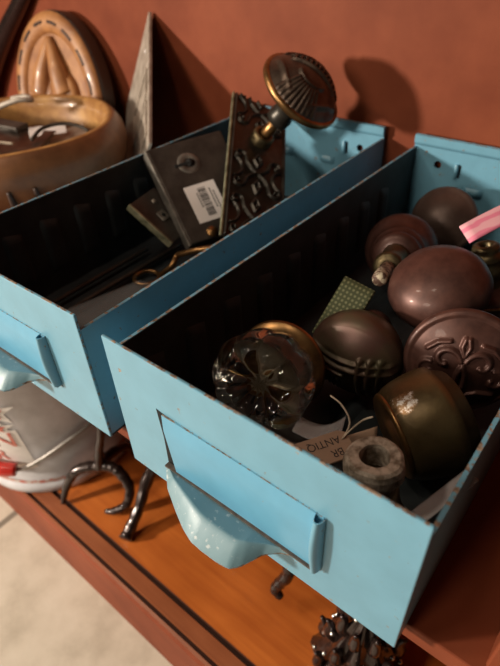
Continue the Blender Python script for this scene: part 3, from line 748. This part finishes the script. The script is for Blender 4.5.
tag(MB().tube([(-2.02, 1.05, -.10), (-2.04, 1.15, -.06), (-1.99, 1.26, -.05), (-1.92, 1.33, -.07), (-1.86, 1.36, -.10)], .011, 8).build('wire_hook', M['lock']), 'bent dark wire on the white tag in the bowl', 'wire')
tag(MB().tube([(-2.60, 1.20, -.02), (-2.48, 1.28, .02), (-2.44, 1.36, .01), (-2.52, 1.36, .02), (-2.62, 1.32, .0)], .018, 10).build('metal_clip', M['steel']), 'shiny metal clip by the back rim of the bowl', 'clip')

# ---------------------------------------------------------------- tan hoof plaque behind the bowl
pn = Vector((.10, -.97, .19)).normalized()
pc = Vector((-2.90, 1.80, UP))
px = Vector((.93, .30, 0)); px = (px - pn * px.dot(pn)).normalized(); py = pn.cross(px)
R = Matrix((px, py, pn)).transposed()
pq = thing('hoof_plaque', 'tan carved plaque like a shod hoof standing behind the bowl', 'plaque', pc, R)
def hoof(n=64, sx=.50, hgt=1.02, base=-.0):
    pts = []
    for i in range(n + 1):
        a = -PI * .10 + (PI * 1.20) * i / n
        pts.append((sx * math.cos(a) * (1 - .10 * max(0, math.sin(a))), .44 + (hgt - .44) * math.sin(a) * (1 if math.sin(a) > 0 else 1.2)))
    return [(.40, 0)] + pts + [(-.40, 0)]
ol = hoof()
MB().prism([(p[0], p[1], 0) for p in ol], (0, 0, -1), .13).build('hoof_wall', M['dark_leather'], pq, bevel=.02)
MB().prism([(p[0] * .985, p[1] * .99, .0) for p in ol], (0, 0, 1), .012).build('sole', M['leather'], pq, bevel=.006)
rimm = MB(); npt = 60
def shoe(u, v):
    a = -PI * .10 + PI * 1.2 * u
    k_ = .985 - .26 * v
    r = (.50 * math.cos(a) * (1 - .10 * max(0, math.sin(a))) * k_, .44 + (.58) * math.sin(a) * k_)
    return (r[0], r[1], .014 + .034 * math.sin(PI * min(1, max(0, v))) ** .5)
rimm.grid(shoe, 60, 10); shoe_o = rimm.build('horseshoe', M['leather'], pq, fix=False)
sl = MB()
for q in range(8):
    a0_ = PI * (.0 + .13 * q) + .04
    P = []
    for s in (0, .5, 1):
        a = a0_ + s * .24; k_ = .86
        P.append((.50 * math.cos(a) * (1 - .10 * max(0, math.sin(a))) * k_, .44 + .58 * math.sin(a) * k_, .046))
    sl.tube(P, .012, 6)
sl.build('nail_slot', M['dark_leather'], shoe_o)
fg = MB()
for sx in (1, -1):
    fg.lathe([(.0, -.02), (.10, -.01), (.15, .02), (.13, .06), (.07, .085), (0, .09)], seg=24, fr=Matrix(((1, 0, 0), (0, 1.25, 0), (0, 0, 1))), org=(.12 * sx, .42, .0))
fg.tube([(.13, .45, .04), (.08, .62, .05), (.0, .84, .03)], [.10, .07, .02], 14)
fg.tube([(-.13, .45, .04), (-.08, .62, .05), (.0, .84, .03)], [.10, .07, .02], 14)
fg.build('frog', M['leather'], pq)
tag(MB().tube([(-4.55, 2.04, UP + .10), (-4.2, 2.04, -.10), (-3.80, 2.06, .22), (-3.36, 2.085, .54), (-3.10, 2.10, .80)], [.10, .09, .075, .06, .045], 14).build('dark_band', M['iron']),  # dark diagonal band drawn as a tapered curved tube
    'dark curved band along the back board left of the hoof plaque', 'bar')

# ---------------------------------------------------------------- galvanised pail on the lower shelf
pb = (-1.71, .47)
pail = thing('pail', 'grey galvanised pail with red stripes under the left drawer', 'pail', (*pb, LOW))
def pr_(z): return .55 + .1 * z
MB().lathe([(0, .02), (.53, .02), (.545, .0), (.575, .012), (.578, .075), (.568, .085), (pr_(.10), .10), (pr_(1.18), 1.18), (pr_(1.2) + .02, 1.20), (pr_(1.2), 1.22), (pr_(1.18) - .02, 1.18), (.54, .05), (0, .04)], seg=96).build('body', M['galvanised'], pail)
def band(z0, z1, a0, a1, dr, n=60, rf=None):
    return MB().grid(lambda u, v: ((pr_(z0 + (z1 - z0) * v) + dr) * math.cos(a0 + (a1 - a0) * u), (pr_(z0 + (z1 - z0) * v) + dr) * math.sin(a0 + (a1 - a0) * u), z0 + (z1 - z0) * v), n, 2)
band(1.045, 1.12, 0, 2 * PI, .003, 96).build('pale_stripe', M['panel_white'], pail)
band(1.068, 1.096, 0, 2 * PI, .006, 96).build('red_stripe', M['red_ink'], pail)
band(.10, .135, 0, 2 * PI, .006, 96).build('base_stripe', simple('worn_red_base_stripe', (.60, .52, .48), .7, 0, scale=190, c2=(.55, .14, .10), bmp=0, lo=.42, hi=.52), pail)
ac = math.radians(-70)
def wrap(pts2, dr):
    return [((pr_(z) + dr) * math.cos(ac + s / .6), (pr_(z) + dr) * math.sin(ac + s / .6), z) for s, z in pts2]
def shape(outline, dr):
    mb = MB(); cx_ = sum(p[0] for p in outline) / len(outline); cz_ = sum(p[1] for p in outline) / len(outline)
    k = len(outline); mb.add(wrap(outline + [(cx_, cz_)], dr), [(i, (i + 1) % k, k) for i in range(k)], 0, False); return mb
lab = MB().grid(lambda u, v: wrap([((u - .5) * (.56 - .02 * v) , .28 + .40 * v)], .004)[0], 24, 6).build('label_panel', M['panel_white'], pail)
for txt, sz, z in (('WN', .20, .585), ('ER', .14, .43)):
    v, f = text_mesh(txt, sz)
    mb = MB(); mb.add(wrap([(p[0] + .065, p[1] + z) for p in v], .008), f, 0, False); mb.build('lettering', M['red_ink'], lab, fix=False)
def star(cx, cz, r, rot=.3):
    return [(cx + (r if i % 2 == 0 else r * .42) * math.cos(rot + PI * i / 5), cz + (r if i % 2 == 0 else r * .42) * math.sin(rot + PI * i / 5)) for i in range(10)]
for cx_, cz_, r in ((.205, .845, .125), (.195, .705, .085)):
    s_ = shape(star(cx_, cz_, r), .005).build('star', M['panel_white'], pail, fix=False)
    shape(star(cx_ - .01, cz_, r * .55), .009).build('star_centre', M['red_ink'], s_, fix=False)
# bail handle hanging against the side with its red grip
def on(a, z, dr=.03): return ((pr_(z) + dr) * math.cos(math.radians(a)), (pr_(z) + dr) * math.sin(math.radians(a)), z)
MB().tube([on(6, .58), on(-8.6, .54), on(-26, .47), on(-39, .39), on(-51, .33, .04), on(-60, .34, .05)], .013, 10).build('bail', M['wire'], pail)
MB().tube([on(-53, .345, .055), on(-62, .36, .065), on(-74, .38, .07), on(-88, .41, .065), on(-98, .43, .055)], [.040, .046, .047, .046, .04], 18).build('grip', M['red_enamel'], pail)['label'] = 'red painted grip'

# ---------------------------------------------------------------- black iron stands on the lower shelf
def arms(name, label, parts, org):
    t = thing(name, label, 'stand', org, group='black iron stands on the lower shelf')
    for nm, pts, rad in parts:
        m = MB().tube(pts, [q * .78 for q in rad], 12, knob=.07)
        m.build(nm, M['iron'], t, org)
    return t
arms('iron_stand', 'black iron stand with two curled feet beside the pail', [
    ('leg', [(-.99, .31, -1.72), (-1.06, .25, -1.73), (-1.11, .195, -1.77), (-1.147, .127, -1.88), (-1.150, .075, -1.985)], [.045, .046, .042, .034, .02]),
    ('leg', [(-.99, .31, -1.72), (-.93, .35, -1.72), (-.87, .366, -1.745), (-.785, .358, -1.82), (-.772, .30, -1.92), (-.82, .235, -1.96), (-.875, .20, -1.975)], [.045, .046, .045, .042, .038, .032, .018]),
    ('leg', [(-.99, .31, -1.72), (-1.02, .42, -1.74), (-1.06, .56, -1.83), (-1.08, .62, -1.975)], [.045, .044, .038, .02]),
    ('stem', [(-.99, .31, -1.74), (-.955, .33, -1.55), (-.90, .35, -1.35), (-.88, .36, -1.05), (-.87, .36, -.75)], [.05, .034, .03, .03, .03])], (-.98, .32, LOW))
arms('iron_stand', 'black iron stand under the right drawer with a straight bead-edged leg and hooked arm', [
    ('leg', [(-.622, .150, -1.965), (-.635, .19, -1.95), (-.645, .304, -1.85), (-.672, .43, -1.72), (-.62, .56, -1.55), (-.45, .70, -1.30)], [.055, .048, .042, .05, .055, .06]),
    ('leg', [(-.45, .72, -1.30), (-.55, .95, -1.5), (-.62, 1.15, -1.75), (-.60, 1.25, -1.97)], [.05, .045, .04, .03]),
    ('arm', [(-.40, .70, -1.28), (.05, .60, -1.32), (.30, .50, -1.48), (.36, .455, -1.64), (.325, .42, -1.76), (.312, .40, -1.81), (.35, .40, -1.845)], [.05, .045, .045, .044, .040, .036, .026]),
    ('leg', [(-.40, .72, -1.30), (-.10, .95, -1.5), (.05, 1.1, -1.8), (.08, 1.12, -1.97)], [.05, .045, .04, .03]),
    ('stem', [(-.42, .71, -1.33), (-.42, .71, -1.0), (-.42, .71, -.75)], [.06, .04, .035])], (-.42, .71, LOW))
fs = thing('iron_finial', 'glinting dark cast-iron leafy finial at the bottom edge below the right drawer', 'finial', (.80, .42, LOW))
mb = MB().lathe([(.0, 0), (.21, 0), (.225, .03), (.18, .08), (.150, .16), (.125, .26), (.14, .31), (.115, .36), (.085, .45), (.095, .50), (.06, .56), (.04, .64), (.0, .70)], seg=48, rfun=lambda a, r, z: 1 + .10 * math.sin(8 * a))
core = mb.build('core', M['iron'], fs)
for q in range(3):
    for k_ in range(8):
        a = 2 * PI * k_ / 8 + q * .4; z0 = .06 + .18 * q; r0 = .20 - .045 * q
        MB().tube([(r0 * .8 * math.cos(a), r0 * .8 * math.sin(a), z0), (r0 * 1.02 * math.cos(a), r0 * 1.02 * math.sin(a), z0 + .06), (r0 * .98 * math.cos(a), r0 * .98 * math.sin(a), z0 + .13), (r0 * 1.1 * math.cos(a), r0 * 1.1 * math.sin(a), z0 + .17)], [.024, .028, .020, .008], 10).build('leaf', M['iron'], fs)
bd = MB()
for q in range(5):
    n_ = 14 - 2 * q
    for k_ in range(n_):
        a = 2 * PI * k_ / n_ + q * .3; rr = .215 - .036 * q; z = .10 + .125 * q
        bd.lathe([(0, -.012), (.009, -.008), (.012, 0), (.009, .008), (0, .012)], seg=10, org=(rr * math.cos(a), rr * math.sin(a), z))
bd.build('glint_beads', M['glint_metal'], core, fix=False)  # bright beads added to imitate glints on the dark iron
